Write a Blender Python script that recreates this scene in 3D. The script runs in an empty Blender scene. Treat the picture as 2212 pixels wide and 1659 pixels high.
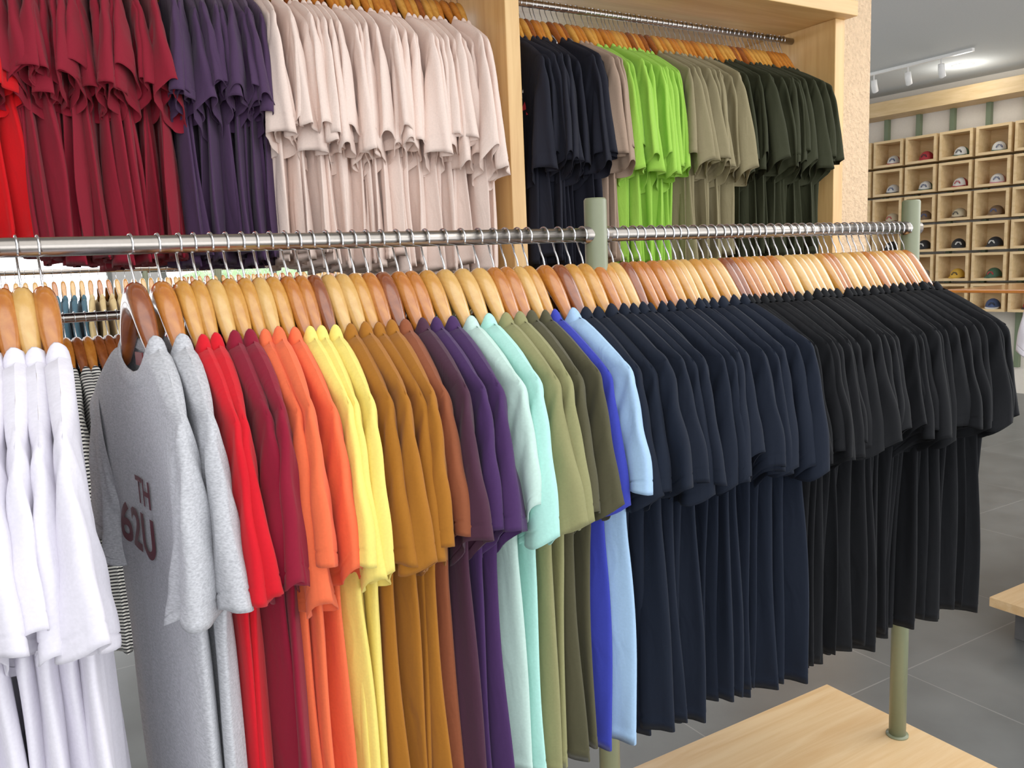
import bpy, math, random
from mathutils import Matrix, Vector
R = random.Random(11)
sc = bpy.context.scene
COL = sc.collection
CAMZ = 1.39
try:
    sc.view_settings.view_transform = 'Standard'
    sc.view_settings.look = 'None'
    sc.view_settings.gamma = 1.22
except Exception: pass

# ---------------------------------------------------------------- helpers
def lin(c):
    return tuple(((v/255)/12.92 if v/255 <= .04045 else ((v/255+.055)/1.055)**2.4) for v in c)+(1,)

def base_mat(name):
    m = bpy.data.materials.new(name); m.use_nodes = True
    nt = m.node_tree; b = nt.nodes['Principled BSDF']
    return m, nt, b

def coords(nt, scale=(1,1,1), rot=(0,0,0)):
    tc = nt.nodes.new('ShaderNodeTexCoord'); mp = nt.nodes.new('ShaderNodeMapping')
    mp.inputs['Scale'].default_value = scale; mp.inputs['Rotation'].default_value = rot
    nt.links.new(tc.outputs['Object'], mp.inputs['Vector']); return mp

def cloth(name, rgb, heather=0.0, stripe=None, sheen=.25):
    m, nt, b = base_mat(name)
    c = lin(rgb); b.inputs['Roughness'].default_value = .9
    b.inputs['Specular IOR Level'].default_value = .15
    b.inputs['Sheen Weight'].default_value = sheen
    b.inputs['Sheen Roughness'].default_value = .5
    b.inputs['Sheen Tint'].default_value = tuple(min(1, .3+.7*v) for v in c[:3])+(1,)
    mp = coords(nt, (1,1,1))
    n = nt.nodes.new('ShaderNodeTexNoise'); n.inputs['Scale'].default_value = 260 if not heather else 330
    n.inputs['Detail'].default_value = 3
    nt.links.new(mp.outputs[0], n.inputs['Vector'])
    if heather: mp.inputs['Scale'].default_value = (1, .45, 1.6)
    ramp = nt.nodes.new('ShaderNodeValToRGB')
    k = heather if heather else .04
    ramp.color_ramp.elements[0].position = .3; ramp.color_ramp.elements[1].position = .7
    ramp.color_ramp.elements[0].color = tuple(v*(1-k) for v in c[:3])+(1,)
    ramp.color_ramp.elements[1].color = tuple(min(1, v*(1+k)) for v in c[:3])+(1,)
    nt.links.new(n.outputs['Fac'], ramp.inputs[0])
    out = ramp.outputs[0]
    if stripe:
        w = nt.nodes.new('ShaderNodeTexWave'); w.bands_direction = 'Z'
        w.inputs['Scale'].default_value = stripe; w.inputs['Distortion'].default_value = 0
        mp2 = coords(nt, (1,1,1), (math.radians(14),0,0)); nt.links.new(mp2.outputs[0], w.inputs['Vector'])
        r2 = nt.nodes.new('ShaderNodeValToRGB'); r2.color_ramp.interpolation = 'CONSTANT'
        r2.color_ramp.elements[0].color = lin((28,28,32)); r2.color_ramp.elements[1].position = .5
        r2.color_ramp.elements[1].color = lin((225,222,215))
        nt.links.new(w.outputs['Fac'], r2.inputs[0]); out = r2.outputs[0]
    nt.links.new(out, b.inputs['Base Color'])
    n2 = nt.nodes.new('ShaderNodeTexNoise'); n2.inputs['Scale'].default_value = 14; n2.inputs['Detail'].default_value = 2.5
    n2.inputs['Distortion'].default_value = .6
    mp3 = coords(nt, (1.5,1.5,.6)); nt.links.new(mp3.outputs[0], n2.inputs['Vector'])
    bp = nt.nodes.new('ShaderNodeBump'); bp.inputs['Strength'].default_value = .42; bp.inputs['Distance'].default_value = .010
    nt.links.new(n2.outputs['Fac'], bp.inputs['Height'])
    bp2 = nt.nodes.new('ShaderNodeBump'); bp2.inputs['Strength'].default_value = .12; bp2.inputs['Distance'].default_value = .001
    nt.links.new(n.outputs['Fac'], bp2.inputs['Height']); nt.links.new(bp.outputs[0], bp2.inputs['Normal'])
    nt.links.new(bp2.outputs[0], b.inputs['Normal'])
    return m

def wood(name, c1, c2, rough=.35, scale=6, stretch=(1,1,8), coat=0.0, bump=.05):
    m, nt, b = base_mat(name)
    mp = coords(nt, stretch)
    n = nt.nodes.new('ShaderNodeTexNoise'); n.inputs['Scale'].default_value = scale
    n.inputs['Detail'].default_value = 6; n.inputs['Roughness'].default_value = .6; n.inputs['Distortion'].default_value = .6
    nt.links.new(mp.outputs[0], n.inputs['Vector'])
    r = nt.nodes.new('ShaderNodeValToRGB'); r.color_ramp.elements[0].position = .35; r.color_ramp.elements[1].position = .65
    r.color_ramp.elements[0].color = lin(c1); r.color_ramp.elements[1].color = lin(c2)
    nt.links.new(n.outputs['Fac'], r.inputs[0]); nt.links.new(r.outputs[0], b.inputs['Base Color'])
    b.inputs['Roughness'].default_value = rough
    b.inputs['Coat Weight'].default_value = coat; b.inputs['Coat Roughness'].default_value = .12
    bp = nt.nodes.new('ShaderNodeBump'); bp.inputs['Strength'].default_value = bump; bp.inputs['Distance'].default_value = .002
    nt.links.new(n.outputs['Fac'], bp.inputs['Height']); nt.links.new(bp.outputs[0], b.inputs['Normal'])
    return m

def plain(name, rgb, rough=.5, metal=0, bump=0, bscale=80, bdist=.003, emis=0, var=.03):
    m, nt, b = base_mat(name)
    c = lin(rgb)
    n = nt.nodes.new('ShaderNodeTexNoise'); n.inputs['Scale'].default_value = bscale; n.inputs['Detail'].default_value = 5
    mp = coords(nt); nt.links.new(mp.outputs[0], n.inputs['Vector'])
    r = nt.nodes.new('ShaderNodeValToRGB'); r.color_ramp.elements[0].position=.3; r.color_ramp.elements[1].position=.7
    r.color_ramp.elements[0].color = tuple(v*(1-var) for v in c[:3])+(1,)
    r.color_ramp.elements[1].color = tuple(min(1,v*(1+var)) for v in c[:3])+(1,)
    nt.links.new(n.outputs['Fac'], r.inputs[0]); nt.links.new(r.outputs[0], b.inputs['Base Color'])
    b.inputs['Roughness'].default_value = rough; b.inputs['Metallic'].default_value = metal
    if bump:
        bp = nt.nodes.new('ShaderNodeBump'); bp.inputs['Strength'].default_value = bump; bp.inputs['Distance'].default_value = bdist
        nt.links.new(n.outputs['Fac'], bp.inputs['Height']); nt.links.new(bp.outputs[0], b.inputs['Normal'])
    if emis:
        b.inputs['Emission Color'].default_value = c; b.inputs['Emission Strength'].default_value = emis
    return m

def mk(name, me, mat=None, parent=None, label=None, cat=None, group=None, kind=None, loc=None):
    o = bpy.data.objects.new(name, me); COL.objects.link(o)
    if mat is not None and me is not None:
        if len(me.materials) == 0: me.materials.append(None)
        o.material_slots[0].link = 'OBJECT'; o.material_slots[0].material = mat
    if parent: o.parent = parent
    if label: o['label'] = label
    if cat: o['category'] = cat
    if group: o['group'] = group
    if kind: o['kind'] = kind
    if loc: o.location = loc
    return o

def mesh(name, vs, fs, smooth=True):
    me = bpy.data.meshes.new(name); me.from_pydata([tuple(v) for v in vs], [], fs)
    me.validate(); me.update()
    if smooth: me.shade_smooth()
    return me

def box_mesh(name, boxes):
    vs, fs = [], []
    for (a, b) in boxes:
        k = len(vs)
        for z in (a[2], b[2]):
            vs += [(a[0],a[1],z),(b[0],a[1],z),(b[0],b[1],z),(a[0],b[1],z)]
        fs += [(k,k+3,k+2,k+1),(k+4,k+5,k+6,k+7),(k,k+1,k+5,k+4),(k+1,k+2,k+6,k+5),(k+2,k+3,k+7,k+6),(k+3,k,k+4,k+7)]
    return mesh(name, vs, fs, False)

def bx(name, a, b, mat, bevel=.003, **kw):
    o = mk(name, box_mesh(name, [(a,b)]), mat, **kw)
    if bevel:
        md = o.modifiers.new('bevel','BEVEL'); md.width = bevel; md.segments = 2
    return o

def loops_mesh(name, rings, closed=True, cap=False):
    n = len(rings[0]); vs = [p for r in rings for p in r]; fs = []
    for i in range(len(rings)-1):
        for j in range(n if closed else n-1):
            k = (j+1) % n
            fs.append((i*n+j, i*n+k, (i+1)*n+k, (i+1)*n+j))
    if cap:
        fs.append(tuple(reversed(range(n)))); fs.append(tuple((len(rings)-1)*n+j for j in range(n)))
    return mesh(name, vs, fs)

def tube(name, path, r, seg=8, caps=True):
    rings = []; P = [Vector(p) for p in path]
    prev = None
    for i, p in enumerate(P):
        t = (P[min(i+1,len(P)-1)] - P[max(i-1,0)]).normalized()
        if prev is None:
            a = t.orthogonal().normalized()
        else:
            a = (prev - t*prev.dot(t)).normalized()
        prev = a; b = t.cross(a)
        rr = r[i] if isinstance(r, (list, tuple)) else r
        rings.append([p + (a*math.cos(2*math.pi*j/seg) + b*math.sin(2*math.pi*j/seg))*rr for j in range(seg)])
    return loops_mesh(name, rings, True, caps)

def sm(x): x = max(0, min(1, x)); return x*x*(3-2*x)
def interp(x, pts):
    if x <= pts[0][0]: return pts[0][1]
    for (a, b), (c, d) in zip(pts, pts[1:]):
        if x <= c: return b+(d-b)*sm((x-a)/(c-a))*.5+(d-b)*((x-a)/(c-a))*.5
    return pts[-1][1]

# ---------------------------------------------------------------- shirt
NECK = .078
YS = .227
class Shirt:
    def __init__(s, seed, over=False, fold=1.0, res=1.0, mid=False):
        r = random.Random(seed); s.over = over; s.res = res
        s.ysh, s.zsh = (.243, -.217) if over else (YS, -.210)
        s.yarm, s.zarm = (.200, -.42) if over else (.195, -.38)
        if mid: s.zarm = -.37
        s.whem = (.205 if over else .194)*r.uniform(.92, 1.05); s.zhem = -.86 + r.uniform(-.010, .010)
        s.A = (.012 if over else .0078)*fold*r.uniform(.8, 1.2)
        s.ph = [r.uniform(-1, 1) for _ in range(8)]
        s.k1 = 2*math.pi/r.uniform(.11, .20); s.k2 = 2*math.pi/r.uniform(.045, .085)
        s.cw = r.uniform(.8, 1.25); s.r = r
        s.tipy, s.tipz = (-.297, -.510) if over else (-.264, -.410)
        if mid: s.tipz = -.440
        s.tipy += r.uniform(-.008, .008); s.tipz += r.uniform(-.025, .02)
        s.iny, s.inz = (-.165, -.575) if over else (-.150, -.458)
        if mid: s.inz = -.505
        s.inz += r.uniform(-.02, .016); s.iny += r.uniform(-.02, .012)
        s.swing = r.uniform(-.008, .010)*(2.0 if over else 1)
        s.kk = r.uniform(2.6, 4.4); s.kk2 = r.uniform(6, 10)
        s.bow = r.uniform(-.005, .005)
    def cx(s, y): return -.014*min(1.3, (abs(y)/.21)**2)
    def ztop(s, y, side):
        a = abs(y)
        if a >= NECK:
            q = (a-NECK)/(s.ysh-NECK)
            return -.131 - q**1.12*(-.131-s.zsh)
        q = math.sqrt(max(0, 1-(a/NECK)**2))
        return -.131 - (.048 if side < 0 else .012)*q
    def pt(s, t, v, side):
        zn = s.zsh + (s.zhem - s.zsh)*v
        W = interp(-zn, [(-s.zsh, s.ysh), (-s.zarm, s.yarm), (.6, (s.yarm+s.whem)/2), (-s.zhem, s.whem)])
        y0 = t*s.ysh; y = t*W
        zt = s.ztop(y0, side); z = zt + (s.zhem + .006*math.sin(y*25+s.ph[3])-zt)*v
        g = sm((v-.12)/.7)
        y += .005*g*math.sin(z*9+s.ph[4]*3)
        d0 = .0130 + .002*g
        n = sm((abs(y0)-.85*NECK)/(.2*NECK))
        f0 = math.sqrt(min(1, max(0, (zt-z)/.009)))
        d = d0*math.sqrt(max(0, 1-t**4))*(1-n*(1-f0))
        A = .0005 + s.A*g
        fo = A*(math.sin(s.k1*y+s.ph[0]+2.5*z)+.45*math.sin(s.k2*y+s.ph[1]*3-4*z)*(.55+.45*math.sin(8*z+s.ph[5]*3)))
        fo2 = .35*A*math.sin(s.k2*1.2*y+s.ph[2]*3+side*1.7)*math.sqrt(max(0, 1-t**4))
        dr = .0025*math.sin((abs(y)*60)+(z*38)+s.ph[5])*math.exp(-((z-s.zarm)/.09)**2)*sm((abs(t)-.35)/.5)*(1 if not s.over else 1.8)
        x = s.cx(y)*(1-.5*v) + side*d + fo + fo2 + dr
        return (x, y, z)
    def body(s, name):
        NV, NT = int(32*s.res), int(28*s.res)
        rings = []
        vs = [(i/NV)**1.6 for i in range(NV+1)]
        vs[-1] = .999
        vs.insert(-1, .966); vs.insert(-1, .971)
        vs = sorted(vs)
        for v in vs:
            ring = []
            for side in (-1, 1):
                rng = range(0, NT) if side < 0 else range(NT, 0, -1)
                for i in rng:
                    t = math.sin(math.pi/2*(2*i/NT-1))
                    p = s.pt(t, v, side)
                    if .964 < v < .968: p = (p[0]-side*.0015, p[1], p[2])
                    ring.append(p)
            rings.append(ring)
        lip = []
        for side in (-1, 1):
            rng = range(0, NT) if side < 0 else range(NT, 0, -1)
            for i in rng:
                t = math.sin(math.pi/2*(2*i/NT-1)); p = s.pt(t, .96, side)
                lip.append((p[0]-side*.003, p[1]*.985, p[2]))
        rings.append(lip)
        return loops_mesh(name, rings)
    def sleeve(s, name, sgn):
        a0 = .190
        z0 = -.131-(((a0-NECK)/(s.ysh-NECK))**1.12)*(-.131-s.zsh)
        k_ = .027 if s.over else .019
        outer = [(-a0, z0-.001),(-s.ysh+.004, s.zsh+.0015),(-s.ysh-.010, s.zsh-.024),(-s.ysh-k_, s.zsh-.080),
                 ((s.tipy-s.ysh-k_)/2+s.bow-.004, (s.tipz+s.zsh-.080)/2),(s.tipy, s.tipz)]
        inner = [(-.152, s.zarm+.03),(-.156, s.zarm+.02),(-.157, s.zarm),(-.157, s.zarm-.03),((s.iny-.158)/2,(s.zarm+s.inz)/2-.02),(s.iny, s.inz)]
        def cr(P, u):
            x = u*(len(P)-1); i = min(int(x), len(P)-2); f = x-i
            p0,p1,p2,p3 = P[max(i-1,0)],P[i],P[i+1],P[min(i+2,len(P)-1)]
            return tuple(.5*((2*p1[k])+(-p0[k]+p2[k])*f+(2*p0[k]-5*p1[k]+4*p2[k]-p3[k])*f*f+(-p0[k]+3*p1[k]-3*p2[k]+p3[k])*f**3) for k in (0,1))
        N, Mm = int(28*s.res), int(38*s.res); rings = []
        us = [i/N for i in range(N+1)]; us[-1] = .998
        us += [.900, .906, .918, .06, .10]; us = sorted(set(us))
        amp = (.014 if s.over else .0080)*s.cw
        def ring(u, inset=0, gro=0):
            o, i_ = cr(outer, u), cr(inner, u); rg = []
            cy, cz = (o[0]+i_[0])/2, (o[1]+i_[1])/2; hy, hz = (o[0]-i_[0])/2, (o[1]-i_[1])/2
            fl = sm((u-.3)/.7)
            th0 = .0130 + ((.012*fl) if s.over else (.0065*fl))*s.cw - inset - gro
            for j in range(Mm):
                a = 2*math.pi*j/Mm; ca, sa = math.cos(a), math.sin(a)
                k = ca*(1-inset*8)
                th = th0*(1-(.05*u+.08)*ca)
                y, z = cy+hy*k, cz+hz*k
                x = th*math.copysign(abs(sa)**.8, sa)
                x += amp*u**1.4*math.sin(s.kk*k+s.ph[6]*2+u*1.8) + .3*amp*u*math.sin(s.kk2*k+s.ph[7]*3-u*3) + s.swing*u*u
                x += .0015*math.sin(20*u+4*k+s.ph[5]*3)*math.sin(math.pi*min(1,u*1.1))
                x += s.cx(y)*(1-.3*u)
                z += (.009 if s.over else .007)*u*u*math.sin(s.kk*.8*k+s.ph[2]*3+sa*.8)
                rg.append((x, sgn*-y if sgn > 0 else y, z))
            return rg
        for u in us:
            rings.append(ring(u, 0, .0020 if abs(u-.906) < .001 else 0))
        rings.append(ring(.995, .002)); rings.append(ring(.9, .003))
        return loops_mesh(name, rings)
    def collar(s, name):
        Mm = 56; base = []
        for j in range(Mm):
            a = 2*math.pi*j/Mm; y = NECK*math.copysign(abs(math.cos(a))**.45, math.cos(a)); side = 1 if math.sin(a) >= 0 else -1
            x = s.cx(y)+.0125*math.copysign(abs(math.sin(a))**.5, math.sin(a))
            base.append((x, y, s.ztop(y*.999, side)))
        def rg(xs, up, ys):
            return [(s.cx(b[1])+(b[0]-s.cx(b[1]))*xs, b[1]*ys, b[2]+up) for b in base]
        rings = [rg(1.0,-.018,1.20), rg(1.18,-.010,1.17), rg(1.18,-.002,1.10), rg(1.12,.005,1.03), rg(1.02,.009,.97), rg(.88,.010,.95), rg(.8,.002,.94), rg(.8,-.006,.95)]
        return loops_mesh(name, rings)

REG = []; OVR = []; MID = []
def make_set(seed, over, fold=1.0, res=1.0, mid=False):
    S = Shirt(seed, over, fold, res, mid)
    return dict(S=S, body=S.body('shirt_body'), near=S.sleeve('sleeve_near', -1), far=S.sleeve('sleeve_far', 1), collar=S.collar('collar'))
for i in range(20): REG.append(make_set(100+i, False))
for i in range(14): OVR.append(make_set(300+i, True, 1.1))
for i in range(10): MID.append(make_set(400+i, True, 1.2, 1.0, True))
FLAT = make_set(777, False, .30)
SETS = {'reg': REG, 'over': OVR, 'mid': MID, 'flat': [FLAT]}
def joined_meshes(ms, name):
    vs, fs = [], []
    for me in ms:
        off = len(vs); vs += [tuple(v.co) for v in me.vertices]; fs += [tuple(off+i for i in p.vertices) for p in me.polygons]
    return mesh(name, vs, fs)
LOW = []
for i in range(3):
    st = make_set(500+i, False, 1.0, .45); LOW.append(joined_meshes([st[k] for k in ('body','near','far','collar')], 'shirt_low'))

# ---------------------------------------------------------------- hanger
def hanger_wood():
    rings = []; N = 56; HL = .210
    for i in range(N+1):
        y = -HL+2*HL*i/N; a = abs(y)
        def arm(a): return -.131-((a-NECK)/(YS-NECK))**1.12*.079-.0225
        if a >= NECK: zc = arm(a)
        else: zc = -.0725-.081*((math.sqrt((a/NECK)**2+.22)-.469)/(.6355))
        e = min(1, (HL-a)/.02); e = math.sqrt(max(.02, 1-(1-e)**2)) if a > HL-.02 else 1
        hh = (.0120+.0115*math.exp(-(a/.052)**2))*e; th = (.0050+.0078*math.exp(-(a/.068)**4))*max(.35, e)
        x0 = -.014*(a/.21)**2
        ring = []
        for j in range(18):
            q = 2*math.pi*j/18; c, s_ = math.cos(q), math.sin(q)
            ring.append((x0+th*math.copysign(abs(c)**.85, c), y, zc+hh*math.copysign(abs(s_)**.9, s_)))
        rings.append(ring)
    return loops_mesh('hanger_body', rings, True, True)
def hook_mesh():
    r = .0148; P = [(0,0,-.060),(0,0,-.048),(0,.003,-.038),(0,.010,-.026),(0,.0148,-.013)]
    for k in range(0, 15):
        a = math.radians(0+k*(205/14)); P.append((0, r*math.cos(a), r*math.sin(a)))
    P.append((0,-.0135,-.0105))
    return tube('hook', P, .0016, 7)
HW = hanger_wood(); HH = hook_mesh()

# ---------------------------------------------------------------- materials
steel = plain('brushed_steel', (156,149,142), .26, 1.0, .02, 200)
chrome = plain('chrome_wire', (205,205,208), .16, 1.0)
sage = plain('sage_green_paint', (106,112,84), .38)
woods = [wood('hanger_honey', (176,114,38), (198,142,62), .22, 5, (10,1,8), .8),
         wood('hanger_amber', (160,86,24), (184,112,40), .22, 5, (10,1,8), .8),
         wood('hanger_reddish', (108,48,18), (136,70,30), .22, 5, (10,1,8), .8),
         wood('hanger_pale', (192,142,68), (208,162,90), .25, 5, (10,1,8), .8)]
board = wood('maple_board', (204,162,110), (218,184,136), .42, 3.5, (.6,9,9), .15)
frame_w = wood('oak_frame', (200,150,84), (218,174,108), .45, 3, (9,9,.6), .1)
frame_h = wood('oak_frame_horizontal', (200,150,84), (218,174,108), .45, 3, (.6,9,9), .1)
cub_w = wood('cubby_ply', (194,160,108), (212,180,132), .55, 4, (6,.8,6), 0)

C = {
 'white': ((216,212,224),'white'), 'grey': ((170,171,177),'heather grey'), 'red': ((190,8,22),'bright red'),
 'wine': ((116,6,30),'wine red'), 'orange': ((224,90,52),'coral orange'), 'yellow': ((230,206,98),'lemon yellow'),
 'mustard': ((144,86,20),'mustard brown'), 'rust': ((122,62,36),'rust brown'), 'plum': ((56,28,44),'dark plum'),
 'purple': ((52,28,70),'deep purple'), 'palemint': ((176,206,196),'pale mint'), 'mint': ((158,214,202),'mint green'),
 'sagey': ((124,122,80),'olive green'), 'olive': ((64,61,42),'dark olive'), 'blue': ((42,50,154),'royal blue'),
 'sky': ((146,180,216),'light sky blue'), 'navy': ((12,18,30),'navy blue'), 'black': ((9,10,13),'black'),
 'crimson': ((120,16,32),'crimson'), 'scarlet': ((200,8,16),'scarlet'), 'violet': ((58,38,66),'muted violet'),
 'pink': ((228,204,192),'pale blush pink'), 'ink': ((20,21,30),'blue-black'), 'taupe': ((146,122,104),'taupe'),
 'lime': ((136,186,62),'lime green'), 'khaki': ((122,112,82),'khaki'), 'forest': ((38,40,25),'dark olive green'),
 'stripe': ((200,200,200),'black and white striped'), 'teal': ((50,82,98),'dusty teal'), 'beige': ((184,160,112),'beige'),
}
M = {}
for k,(rgb,_) in C.items():
    M[k] = cloth('cotton_'+C[k][1].replace(' ','_').replace('-','_'), rgb, .22 if k=='grey' else 0, 36 if k=='stripe' else None,
                 .03 if k in ('black','navy','ink','forest') else .18)

def hang(x, y, z, color, kind, yaw, sx, wi, where, tilt=0, sz=1.0, sy=1.0, jag=.045):
    rz = math.radians(yaw)
    st = R.choice(SETS[kind])
    h = mk('clothes_hanger', None, label=['honey-coloured','amber','reddish-brown','pale'][wi]+' varnished wooden hanger '+where, cat='hanger', group='wooden hangers '+where, loc=(x,y,z))
    h.rotation_euler = (math.radians(tilt), 0, rz); h.empty_display_size = .03
    b_ = mk('hanger_body', HW, woods[wi], h); b_.scale = (min(1.15, max(.85, sx)), min(1, sy), 1)
    mk('hook', HH, chrome, h, label='thin chrome wire hook')
    t = mk('t_shirt', None, label=C[color][1]+' cotton t-shirt '+where, cat='t-shirt', group='t-shirts '+where, loc=(x,y,z))
    t.rotation_euler = (math.radians(tilt), 0, rz); t.empty_display_size = .03
    t.scale = (sx, sy, sz); off = .165*(sz-1); t.location = Vector((x, y, z+off))
    mt = M[color]
    mk('body', st['body'], mt, t)
    for key in ('near', 'far'):
        # each sleeve falls a little differently; the shoulder seam height stays fixed
        so = mk('sleeve', R.choice(SETS[kind])[key], mt, t); q = 1+R.uniform(-jag, jag)
        so.scale = (1, 1, q); so.location = (0, 0, .20*(q-1))
    mk('collar', st['collar'], mt, t, label='ribbed crew-neck collar')
    return t, st

# ---------------------------------------------------------------- front rack
RY, RZ = 1.233, CAMZ+.047
front = [(-.092,'white'),(-.064,'white'),(-.036,'white'),(-.012,'white'),(.010,'white'),(.034,'white'),
 (.142,'grey'),(.176,'grey'),(.203,'red'),(.223,'red'),(.245,'wine'),(.266,'wine'),(.288,'orange'),(.308,'orange'),(.328,'orange'),
 (.350,'yellow'),(.370,'yellow'),(.390,'yellow'),(.412,'mustard'),(.433,'mustard'),(.454,'mustard'),(.476,'mustard'),
 (.500,'rust'),(.526,'plum'),(.548,'purple'),(.576,'purple'),(.608,'palemint'),(.640,'mint'),(.672,'sagey'),(.700,'sagey'),(.724,'olive'),(.748,'olive'),
 (.768,'blue'),(.802,'sky')]
x = .832
while x < 1.205: front.append((x,'navy')); x += R.choice([.018,.021,.023,.026])
x = max(x, 1.22)
while x < 1.818: front.append((x,'black')); x += R.choice([.018,.022,.024,.027])
wr = 'on the free-standing rack'
for i,(x,c) in enumerate(front):
    nx = front[i+1][0] if i+1 < len(front) else x+.03
    px = front[i-1][0] if i else x-.03
    sp = min(nx-x, x-px) if c != 'grey' else .032
    sx = max(.85, min(1.2, sp/.021))
    J = .55 if x < .83 else .8
    yaw = 4 if c == 'white' else (6 if x < .18 else (5 if x < .3 else 3))
    if x == .142: yaw = 7
    if x == .034: yaw = 3.5
    if x > 1.70: yaw += 3
    yaw += R.uniform(-3, 3)*J if c not in ('grey','white') else 0
    wi = R.choices([0,1,2,3],[4,3,1.6,1.6])[0]
    if x > 1.0: wi = R.choices([0,1,2,3],[4,2,.7,3])[0]
    if c == 'grey' or c == 'rust': wi = 2 if x != .176 else 1
    sz = R.uniform(.985, 1.015) + (.055 if x < .35 else (.025 if x < .6 else 0))
    sy = 1.0 + R.uniform(-.035, .035)*J
    if c == 'olive': sy = .975 if x < .73 else 1.0
    if c == 'blue': sy = .985
    if c == 'sky': sy = 1.045
    if c in ('grey','yellow'): sy = 1.0
    if c == 'white': sx = 1.2; sy = 1.04
    if x > 1.74: sy = 1.06
    t, st = hang(x, RY, RZ, c, 'flat' if x == .142 else 'reg', yaw, sx, wi, wr, R.uniform(-2, 2)*(.6 if x < .83 else .8), sz, sy, .05)
    if x == .142: grey_t, grey_s = t, st['S']

def text_on(shirt, S, txt, size, y0, z0, mat, name='print', off=.0022, wide=1.0):
    cu = bpy.data.curves.new('txt', 'FONT'); cu.body = txt; cu.size = size; cu.offset = size*.025
    o = bpy.data.objects.new('txt', cu); COL.objects.link(o)
    dg = bpy.context.evaluated_depsgraph_get(); dg.update()
    me = bpy.data.meshes.new_from_object(o.evaluated_get(dg)); bpy.data.objects.remove(o)
    import bmesh
    bm = bmesh.new(); bm.from_mesh(me)
    bmesh.ops.triangulate(bm, faces=bm.faces)
    bmesh.ops.subdivide_edges(bm, edges=bm.edges, cuts=2, use_grid_fill=True)
    bm.to_mesh(me); bm.free()
    for v in me.vertices:
        y = y0 - v.co.x*wide; z = z0 + v.co.y
        t, vv = y/.19, .3
        for _ in range(14):
            p = S.pt(t, vv, -1); t += (y-p[1])/.19; vv += (z-p[2])/(S.zhem-S.zsh)
            t = max(-.97, min(.97, t)); vv = max(0, min(1, vv))
        p = S.pt(t, vv, -1)
        v.co = (p[0]-off, y, z)
    me.materials.clear(); me.update()
    return mk(name, me, mat, shirt, label='maroon printed lettering')
maroon = plain('maroon_print', (84,14,32), .7)
text_on(grey_t, grey_s, 'TH', .050, .035, -.345, maroon, wide=1.15)
text_on(grey_t, grey_s, '62U', .078, .135, -.415, maroon, wide=1.35)
mk('neck_label', box_mesh('neck_label', [((-.004,-.018,-.162),(-.0025,.018,-.145))]), plain('label_red', (110,30,34), .6), grey_t, label='small red woven neck label')

def rack(posts, y, zr, label, base=None, ph=1.5):
    root = mk('garment_rack', None, label=label, cat='clothes rack', loc=(0,0,0))
    for a, b in zip(posts, posts[1:]):
        mk('rail', tube('rail', [(a,y,zr),((a+b)/2,y,zr),(b,y,zr)], .0125, 24), steel, root, label='polished steel hanging rail')
    for p in posts:
        zb = .15 if (base and base[0] < p < base[1]) else 0
        mk('post', tube('post', [(p,y,zb+.001),(p,y,zb+.4),(p,y,ph-.004),(p,y,ph)], [.0205,.0205,.0205,.018], 28), sage, root, label='round sage-green metal post')
        mk('rail_socket', tube('rail_socket', [(p-.027,y,zr),(p+.027,y,zr)], .0155, 24), steel, root)
        mk('post_flange', tube('post_flange', [(p,y,zb),(p,y,zb+.005)], .027, 28), sage, root)
    if base:
        a, b, c, d = base
        bx('base_board', (a,c,.115), (b,d,.15), board, .002, parent=root, label='light maple laminate platform')
        bx('plinth', (a+.06,c+.06,0), (b-.06,d-.06,.115), plain('plinth_grey',(70,70,72),.7), .002, parent=root)
    return root
rack([-.42,.915,1.835], RY, RZ, 'free-standing rack with steel rails, sage-green posts and maple base', (.55,1.905,.96,1.506), CAMZ+.112)
rack([2.90,3.9], 1.28, RZ, 'second free-standing rack on a maple platform', (2.87,4.2,1.0,1.585), CAMZ+.112)
for i in range(17):
    hang(2.945+i*.05, 1.28, RZ, 'white' if i < 10 else 'pink', 'reg', R.uniform(-3,3)+(16 if i < 2 else 0), 1.2, R.choice([0,1,3]), 'on the second rack')

# ---------------------------------------------------------------- wall unit
UY, UZ = 2.445, CAMZ+.85
unit = mk('display_unit', None, label='tall oak-veneer clothes display unit with steel rails', cat='shelving unit')
ztop = CAMZ+.886
bx('top_board', (-1.4,2.18,ztop), (2.885,2.74,ztop+.055), frame_h, .003, parent=unit)
for (a,b) in ((-1.4,-1.35),(1.345,1.395),(2.825,2.88)):
    bx('side_panel', (a,2.235,0), (b,2.70,ztop), frame_w, .003, parent=unit)
LDZ = .033
for (a,b,dz) in ((-1.35,1.345,LDZ-.012),(1.395,2.825,0)):
    mk('rail', tube('rail', [(a,UY,UZ+dz),((a+b)/2,UY,UZ+dz),(b,UY,UZ+dz)], .0125, 20), steel, unit, label='polished steel hanging rail')
    mk('rail', tube('rail', [(a,UY,CAMZ-.09),((a+b)/2,UY,CAMZ-.09),(b,UY,CAMZ-.09)], .0125, 20), steel, unit, label='polished steel hanging rail')
bx('bottom_board', (1.395,2.24,.1), (2.825,2.70,.13), frame_h, .002, parent=unit)

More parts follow.
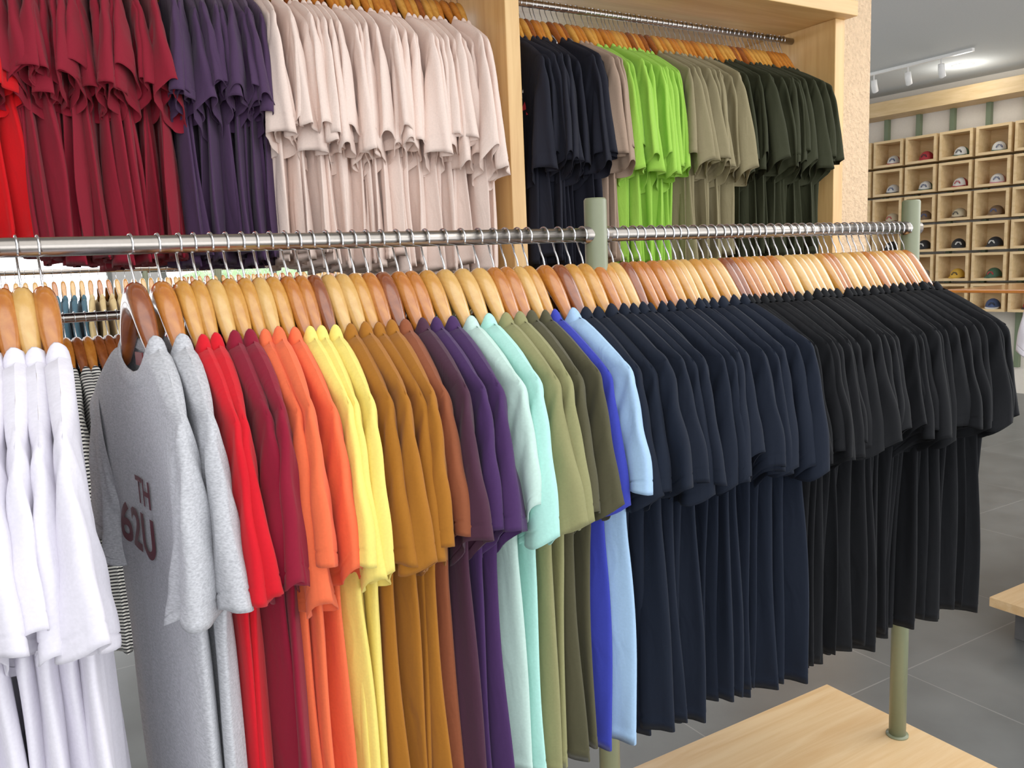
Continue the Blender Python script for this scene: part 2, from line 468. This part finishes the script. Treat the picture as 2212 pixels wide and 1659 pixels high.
wu = 'on the upper oak unit rail'
ups = []
def run(x0, x1, n, c, kind='over', sz=1.0, sz1=None):
    for i in range(n):
        q = i/(max(1,n-1)); ups.append((x0+(x1-x0)*q, c, kind, sz+((sz1 or sz)-sz)*q))
run(-.30,.035,11,'scarlet','mid',.88); run(.058,.385,18,'crimson','mid',.92,.95); run(.412,.628,13,'violet','mid',.95); run(.652,1.30,32,'pink','over',.965,1.06)
run(1.46,1.68,11,'ink','over',1.01); run(1.715,1.75,3,'taupe'); run(1.785,2.03,13,'lime','over',1.03); run(2.06,2.30,11,'khaki','over',1.03); run(2.33,2.77,20,'forest')
ink0 = None
for i,(x,c,kd,sz) in enumerate(ups):
    yw = R.uniform(-4,4)
    first = c == 'ink' and ink0 is None
    if first: yw = 14
    if c == 'taupe': yw = 2
    t, st = hang(x+R.uniform(-.005,.005), UY, UZ+(LDZ-.012 if x < 1.35 else 0), c, kd, yw, R.uniform(.9,1.02), R.choices([0,1,2,3],[3,4,2,0])[0], wu, R.uniform(-2.5,2.5), sz*R.uniform(.97,1.025), R.uniform(.95,1.03) if c != 'taupe' else 1.04, .09)
    if first: ink0 = (t, st['S'])
pw = plain('print_white', (225,225,230), .6); pr = plain('print_red', (190,40,50), .6)
o = text_on(ink0[0], ink0[1], 'M4', .075, -.045, -.33, pw, off=.009); o['label'] = 'white script graphic'
o = text_on(ink0[0], ink0[1], 'V4', .075, -.050, -.385, pr, off=.009); o['label'] = 'red graphic accent'

wl = 'on the lower oak unit rail'
lows = [(-.16,'navy'),(-.11,'teal'),(.08,'stripe'),(.105,'stripe'),(.13,'stripe'),(.155,'stripe'),(.18,'stripe'),(.205,'stripe'),(.23,'stripe'),(.26,'navy'),(.32,'ink'),(.36,'ink'),(.40,'ink'),(.45,'ink'),(.50,'ink')]
for x,c in lows:
    hang(x, UY, CAMZ-.09, c, 'reg', R.uniform(2,8), 1.1, R.choice([1,1,2]), wl)

# ---------------------------------------------------------------- far racks
def far_rack(y, xs, colors, posts):
    rack(posts, y, 1.45, 'free-standing steel garment rack full of shirts', None, 1.53)
    for x, c in zip(xs, colors):
        wi = R.choice([0,1,3,3])
        h = mk('clothes_hanger', HW, woods[wi], label='varnished wooden hanger on a distant rack', cat='hanger', group='wooden hangers on the distant racks', loc=(x,y,1.45))
        hk = mk('hook', HH, chrome, h)
        t = mk('t_shirt', R.choice(LOW), M[c], label=C[c][1]+' t-shirt on a distant rack', cat='t-shirt', group='t-shirts on the distant racks', loc=(x,y,1.45))
        a = math.radians(R.uniform(-5,5)); h.rotation_euler[2] = a; t.rotation_euler[2] = a
xs, cs = [], []
x = -.15
while x < 3.5:
    xs.append(x)
    cs.append('navy' if x < .15 else 'teal' if x < .33 else 'beige' if x < .62 else R.choice(['beige','white','khaki']) if x < .85 else R.choice(['violet','navy','wine']) if x < 1.5 else 'black')
    x += .042
far_rack(4.9, xs, cs, [-.3,1.0,2.4,3.7])
xs = [ .9+i*.06 for i in range(44)]
far_rack(6.3, xs, [R.choice(['white','teal','beige','black','navy']) for _ in xs], [.8,2.2,3.6])

# ---------------------------------------------------------------- room
m, nt, b = base_mat('grey_tile_floor')
mp = coords(nt, (1,1,1))
br = nt.nodes.new('ShaderNodeTexBrick'); br.offset = 0; br.squash = 1
br.inputs['Scale'].default_value = 1; br.inputs['Brick Width'].default_value = .8; br.inputs['Row Height'].default_value = .8
br.inputs['Mortar Size'].default_value = .0025; br.inputs['Mortar Smooth'].default_value = .3
br.inputs['Color1'].default_value = lin((80,82,82)); br.inputs['Color2'].default_value = lin((84,86,86)); br.inputs['Mortar'].default_value = lin((120,120,118))
nt.links.new(mp.outputs[0], br.inputs['Vector'])
n = nt.nodes.new('ShaderNodeTexNoise'); n.inputs['Scale'].default_value = 4.5; n.inputs['Detail'].default_value = 9; nt.links.new(mp.outputs[0], n.inputs['Vector'])
mx = nt.nodes.new('ShaderNodeMix'); mx.data_type = 'RGBA'; mx.blend_type = 'MULTIPLY'; mx.inputs[0].default_value = .8
rr = nt.nodes.new('ShaderNodeValToRGB'); rr.color_ramp.elements[0].position=.3; rr.color_ramp.elements[1].position=.7
rr.color_ramp.elements[0].color=(.65,.65,.65,1); rr.color_ramp.elements[1].color=(1.15,1.15,1.15,1)
nt.links.new(n.outputs['Fac'], rr.inputs[0]); nt.links.new(br.outputs['Color'], mx.inputs[6]); nt.links.new(rr.outputs[0], mx.inputs[7])
nt.links.new(mx.outputs[2], b.inputs['Base Color']); b.inputs['Roughness'].default_value = .33
bx('floor', (-5,-4,-.05), (9.5,8.1,0), m, 0, kind='structure')
ceil_m = plain('ceiling_paint', (196,201,203), .9)
bx('ceiling', (-5,-4,2.95), (9.5,8.1,3.0), ceil_m, 0, kind='structure')
wall_m = plain('wall_paint', (215,213,210), .85, 0, .1, 60)
stucco = plain('stucco_beige', (208,176,140), .9, 0, 1.0, 75, .012, 0, .12)
bx('wall_pier', (2.90,2.30,0), (3.125,2.9,2.95), stucco, 0, kind='structure')
bx('wall_left', (-5.1,-4,0), (-5,8.1,2.95), wall_m, 0, kind='structure')
wins = [(-3.5,-1.9),(-1.6,0.75),(1.15,3.15),(4.2,5.6)]
boxes = [((-5,8,2.45),(9.5,8.1,2.95)), ((-5,8,0),(9.5,8.1,.25))]
px = -5
for a,bb in wins+[(9.5,9.5)]:
    if a > px: boxes.append(((px,8,.25),(a,8.1,2.45)))
    px = bb
mk('wall_back', box_mesh('wall_back', boxes), wall_m, kind='structure')
wf = plain('window_frame_paint', (120,124,120), .5)
for i,(a,bb) in enumerate(wins):
    t = .04
    mk('window_%d'%(i+1), box_mesh('window', [((a,7.98,.25),(a+t,8.06,2.45)),((bb-t,7.98,.25),(bb,8.06,2.45)),((a,7.98,.25),(bb,8.06,.29)),((a,7.98,2.41),(bb,8.06,2.45)),(((a+bb)/2-.02,7.99,.25),((a+bb)/2+.02,8.05,2.45))]), wf, kind='structure')
import bmesh
bm = bmesh.new(); bmesh.ops.create_icosphere(bm, subdivisions=5, radius=1)
for v in bm.verts:
    f = 1+.12*math.sin(v.co.x*9+v.co.y*7)*math.sin(v.co.z*11)+R.uniform(-.06,.06); v.co = Vector((v.co.x*1.6*f, v.co.y*.6*f, v.co.z*.85*f))
me = bpy.data.meshes.new('hedge'); bm.to_mesh(me); bm.free()
mk('hedge', me, plain('hedge_leaves', (150,185,130), .8, 0, .6, 30, .05, 0, .3), label='green hedge outside the shop windows', cat='hedge', kind='stuff', loc=(3.2,11.5,.75))

# caps wall (rotated frame)
MW = Matrix.Translation((7.95,4.9,0)) @ Matrix.Rotation(math.radians(4.5),4,'Z')
def put(o): o.matrix_world = MW @ o.matrix_basis; return o
white_w = plain('cream_wall', (214,206,194), .85)
bar_m = plain('green_bar_paint', (92,106,78), .45)
put(bx('wall_right', (.02,-5.5,0), (.12,3.2,2.95), white_w, 0, kind='structure'))
put(bx('header_beam', (-.30,-5.0,2.70), (.0,2.9,2.84), cub_w, .003, label='long light wood beam above the cap cubbies', cat='beam'))
P_Y, P_Z = .335, .284
ztop0 = CAMZ+1.07
for j in range(-6, 6):
    y = j*P_Y+.02
    put(bx('mounting_bar', (-.035,y-.022,.25), (.015,y+.022,2.70), bar_m, .002, label='vertical sage-green metal mounting bar', cat='wall bar', group='wall bars behind the cap cubbies'))
W2,H2,T,D = .152,.129,.024,.24
cme = box_mesh('wall_cubby', [((-D,-W2,-H2),(0,-W2+T,H2)),((-D,W2-T,-H2),(0,W2,H2)),((-D,-W2+T,-H2),(0,W2-T,-H2+T)),((-D,-W2+T,H2-T),(0,W2-T,H2)),((-.012,-W2+T,-H2+T),(0,W2-T,H2-T))])
def cap_mesh():
    rings = []
    for i in range(9):
        a = math.pi/2*i/8; r = math.cos(a); z = .105*math.sin(a)**.9 if i else 0
        rings.append([(.098*r*math.cos(q), .082*r*math.sin(q), z+.018) for q in [2*math.pi*j/24 for j in range(24)]])
    return loops_mesh('crown', rings)
def brim_mesh():
    rings = []
    for i in range(7):
        u = i/6; ring = []
        for j in range(13):
            a = math.pi*(j/12) ; yy = .078*math.cos(a); w = math.sin(a)
            x = -.055-.02*w - u*(.085*w**.6)
            ring.append((x, yy*(1-.05*u), .02-.022*u*w - .16*abs(yy)**1.3*u + .006))
        rings.append(ring)
    return loops_mesh('brim', rings, False)
def panel_mesh():
    rings = []
    for i in range(7):
        a = math.pi/2*(i/7); r = math.cos(a); z = .105*math.sin(a)**.9 if i else 0
        rings.append([(-.1005*r*math.cos(q), .0845*r*math.sin(q), z+.0185) for q in [math.radians(-62+124*j/12) for j in range(13)]])
    return loops_mesh('front_panel', rings, False)
def logo_mesh():
    P = [(-.103, .03*math.sin(a)*1.1, .062+.018*math.cos(a*2+.5)) for a in [2*math.pi*k/20 for k in range(20)]]
    return tube('logo', P, .0035, 6)
CR, BR, FP, LG = cap_mesh(), brim_mesh(), panel_mesh(), logo_mesh()
cm = {k: plain('cap_'+k, v, .8) for k, v in dict(white=(196,194,190), red=(150,28,38), green=(48,78,56), black=(22,22,26), pink=(180,106,116), blue=(46,62,100), yellow=(196,150,44), brown=(100,76,52), cream=(176,162,134)).items()}
for rI in range(6):
    for j in range(-6, 6):
        y = (j+.5)*P_Y+.02; z = ztop0 - H2 - rI*P_Z
        c = mk('wall_cubby', cme, cub_w, label='square open light-wood wall cubby for a cap', cat='wall shelf', group='cap cubbies on the wall', loc=(-.036,y,z)); put(c)
        if rI == 0: a_,b_ = R.choice([('white','red'),('red','red'),('white','green')])
        elif rI == 1: a_,b_ = R.choice([('white','green'),('white','pink'),('white','black'),('white','red')])
        elif rI == 2: a_,b_ = R.choice([('brown','brown'),('cream','brown')]) if j < 4 and j > -4 else ('white','green')
        elif rI == 3: a_,b_ = ('black','black')
        elif rI == 4: a_,b_ = ('yellow','yellow') if j == -1 else R.choice([('green','green'),('white','black'),('white','red')])
        else: a_,b_ = R.choice([('black','black'),('blue','white'),('red','black')])
        e = mk('baseball_cap', None, label='%s baseball cap with %s brim resting in a wall cubby'%(a_,b_), cat='cap', group='caps in the wall cubbies', loc=(-.036-.12,y,z-H2+T-.004)); e.empty_display_size=.05
        e.scale = (.78,.78,.78)
        e.rotation_euler[2] = math.radians(R.uniform(-5,25)); put(e)
        mk('crown', CR, cm[b_] if a_=='white' and b_!='black' else cm[a_], e); mk('front_panel', FP, cm[a_], e); mk('brim', BR, cm[b_], e)
        mk('logo', LG, cm[R.choice(['red','black','blue'])] if a_!='black' else cm['white'], e, label='small embroidered emblem')
tr = mk('track_light', None, label='white ceiling track with three spotlights', cat='track light')
wp = plain('white_metal', (235,235,235), .4)
bx('track', (6.76,4.05,2.925), (6.795,5.35,2.95), wp, .002, parent=tr)
for y in (4.32,4.62,4.95):
    mk('spotlight', tube('spotlight', [(6.78,y,2.925),(6.78,y,2.885),(6.78,y,2.883),(6.80,y+.01,2.84),(6.825,y+.015,2.79),(6.827,y+.015,2.788)], [.006,.006,.025,.027,.027,.020], 16), wp, tr)
em = plain('lamp_glow', (255,250,240), .5, emis=6)
for (x,y) in ((7.3,4.45),(7.3,3.0),(5.2,5.6)):
    d = mk('downlight', None, label='round recessed ceiling downlight', cat='ceiling light')
    mk('lens', tube('lens', [(x,y,2.944),(x,y,2.949)], .07, 24), em, d); mk('trim_ring', tube('trim_ring', [(x,y,2.946),(x,y,2.9495)], .09, 24), wp, d)
    L = bpy.data.lights.new('down','POINT'); L.energy = 6; L.shadow_soft_size = .07; L.color = (1,.95,.85)
    lo = bpy.data.objects.new('downlight_lamp', L); COL.objects.link(lo); lo.parent = d; lo.location = (x,y,2.80)

tbl = mk('display_table', None, label='table with thin wooden top and sage-green legs', cat='table')
bx('table_top', (4.75,2.05,1.12), (5.5,2.95,1.14), woods[1], .004, parent=tbl)
mk('pedestal', tube('pedestal', [(5.12,2.3,.012),(5.12,2.3,1.12)], .04, 24), sage, tbl)
mk('foot', tube('foot', [(5.12,2.3,0),(5.12,2.3,.012)], .2, 32), sage, tbl)

# ---------------------------------------------------------------- lights
def area(name, loc, sx, sy, p, rot=(0,0,0), col=(1,.985,.96)):
    L = bpy.data.lights.new(name,'AREA'); L.shape='RECTANGLE'; L.size=sx; L.size_y=sy; L.energy=p; L.color=col
    o = bpy.data.objects.new(name, L); COL.objects.link(o); o.location=loc; o.rotation_euler=rot; return o
area('ceiling_fill', (.6,-.8,2.92), 5.5, 3.2, 85)  # unseen area lamps added under the ceiling to brighten the shop
area('ceiling_fill', (4.4,.2,2.92), 3, 2.4, 100)
area('ceiling_fill', (7.4,.6,2.92), 2.5, 2.4, 95)
area('ceiling_fill', (1.0,4.2,2.92), 6, 2.6, 140)
w = bpy.data.worlds.new('w'); sc.world = w; w.use_nodes = True
bg = w.node_tree.nodes['Background']; bg.inputs[0].default_value = (.97,.985,1,1); bg.inputs[1].default_value = 3.4

# ---------------------------------------------------------------- camera
f = 1800.0; a = math.radians(59.5); th = math.radians(8.14); ro = math.radians(2.36)
Hd = Vector((math.cos(a), math.sin(a), 0)); Ru = Vector((math.sin(a), -math.cos(a), 0)); Z = Vector((0,0,1))
fw = Hd*math.cos(th)-Z*math.sin(th); Uu = Hd*math.sin(th)+Z*math.cos(th)
ix = Ru*math.cos(ro)-Uu*math.sin(ro); iy = Ru*math.sin(ro)+Uu*math.cos(ro)
cam = bpy.data.cameras.new('cam'); cam.sensor_width = 36; cam.lens = 36*f/2212; cam.clip_start = .05
co = bpy.data.objects.new('camera', cam); COL.objects.link(co)
mat = Matrix((ix, iy, -fw)).transposed().to_4x4(); mat.translation = (0,0,CAMZ); co.matrix_world = mat
sc.camera = co
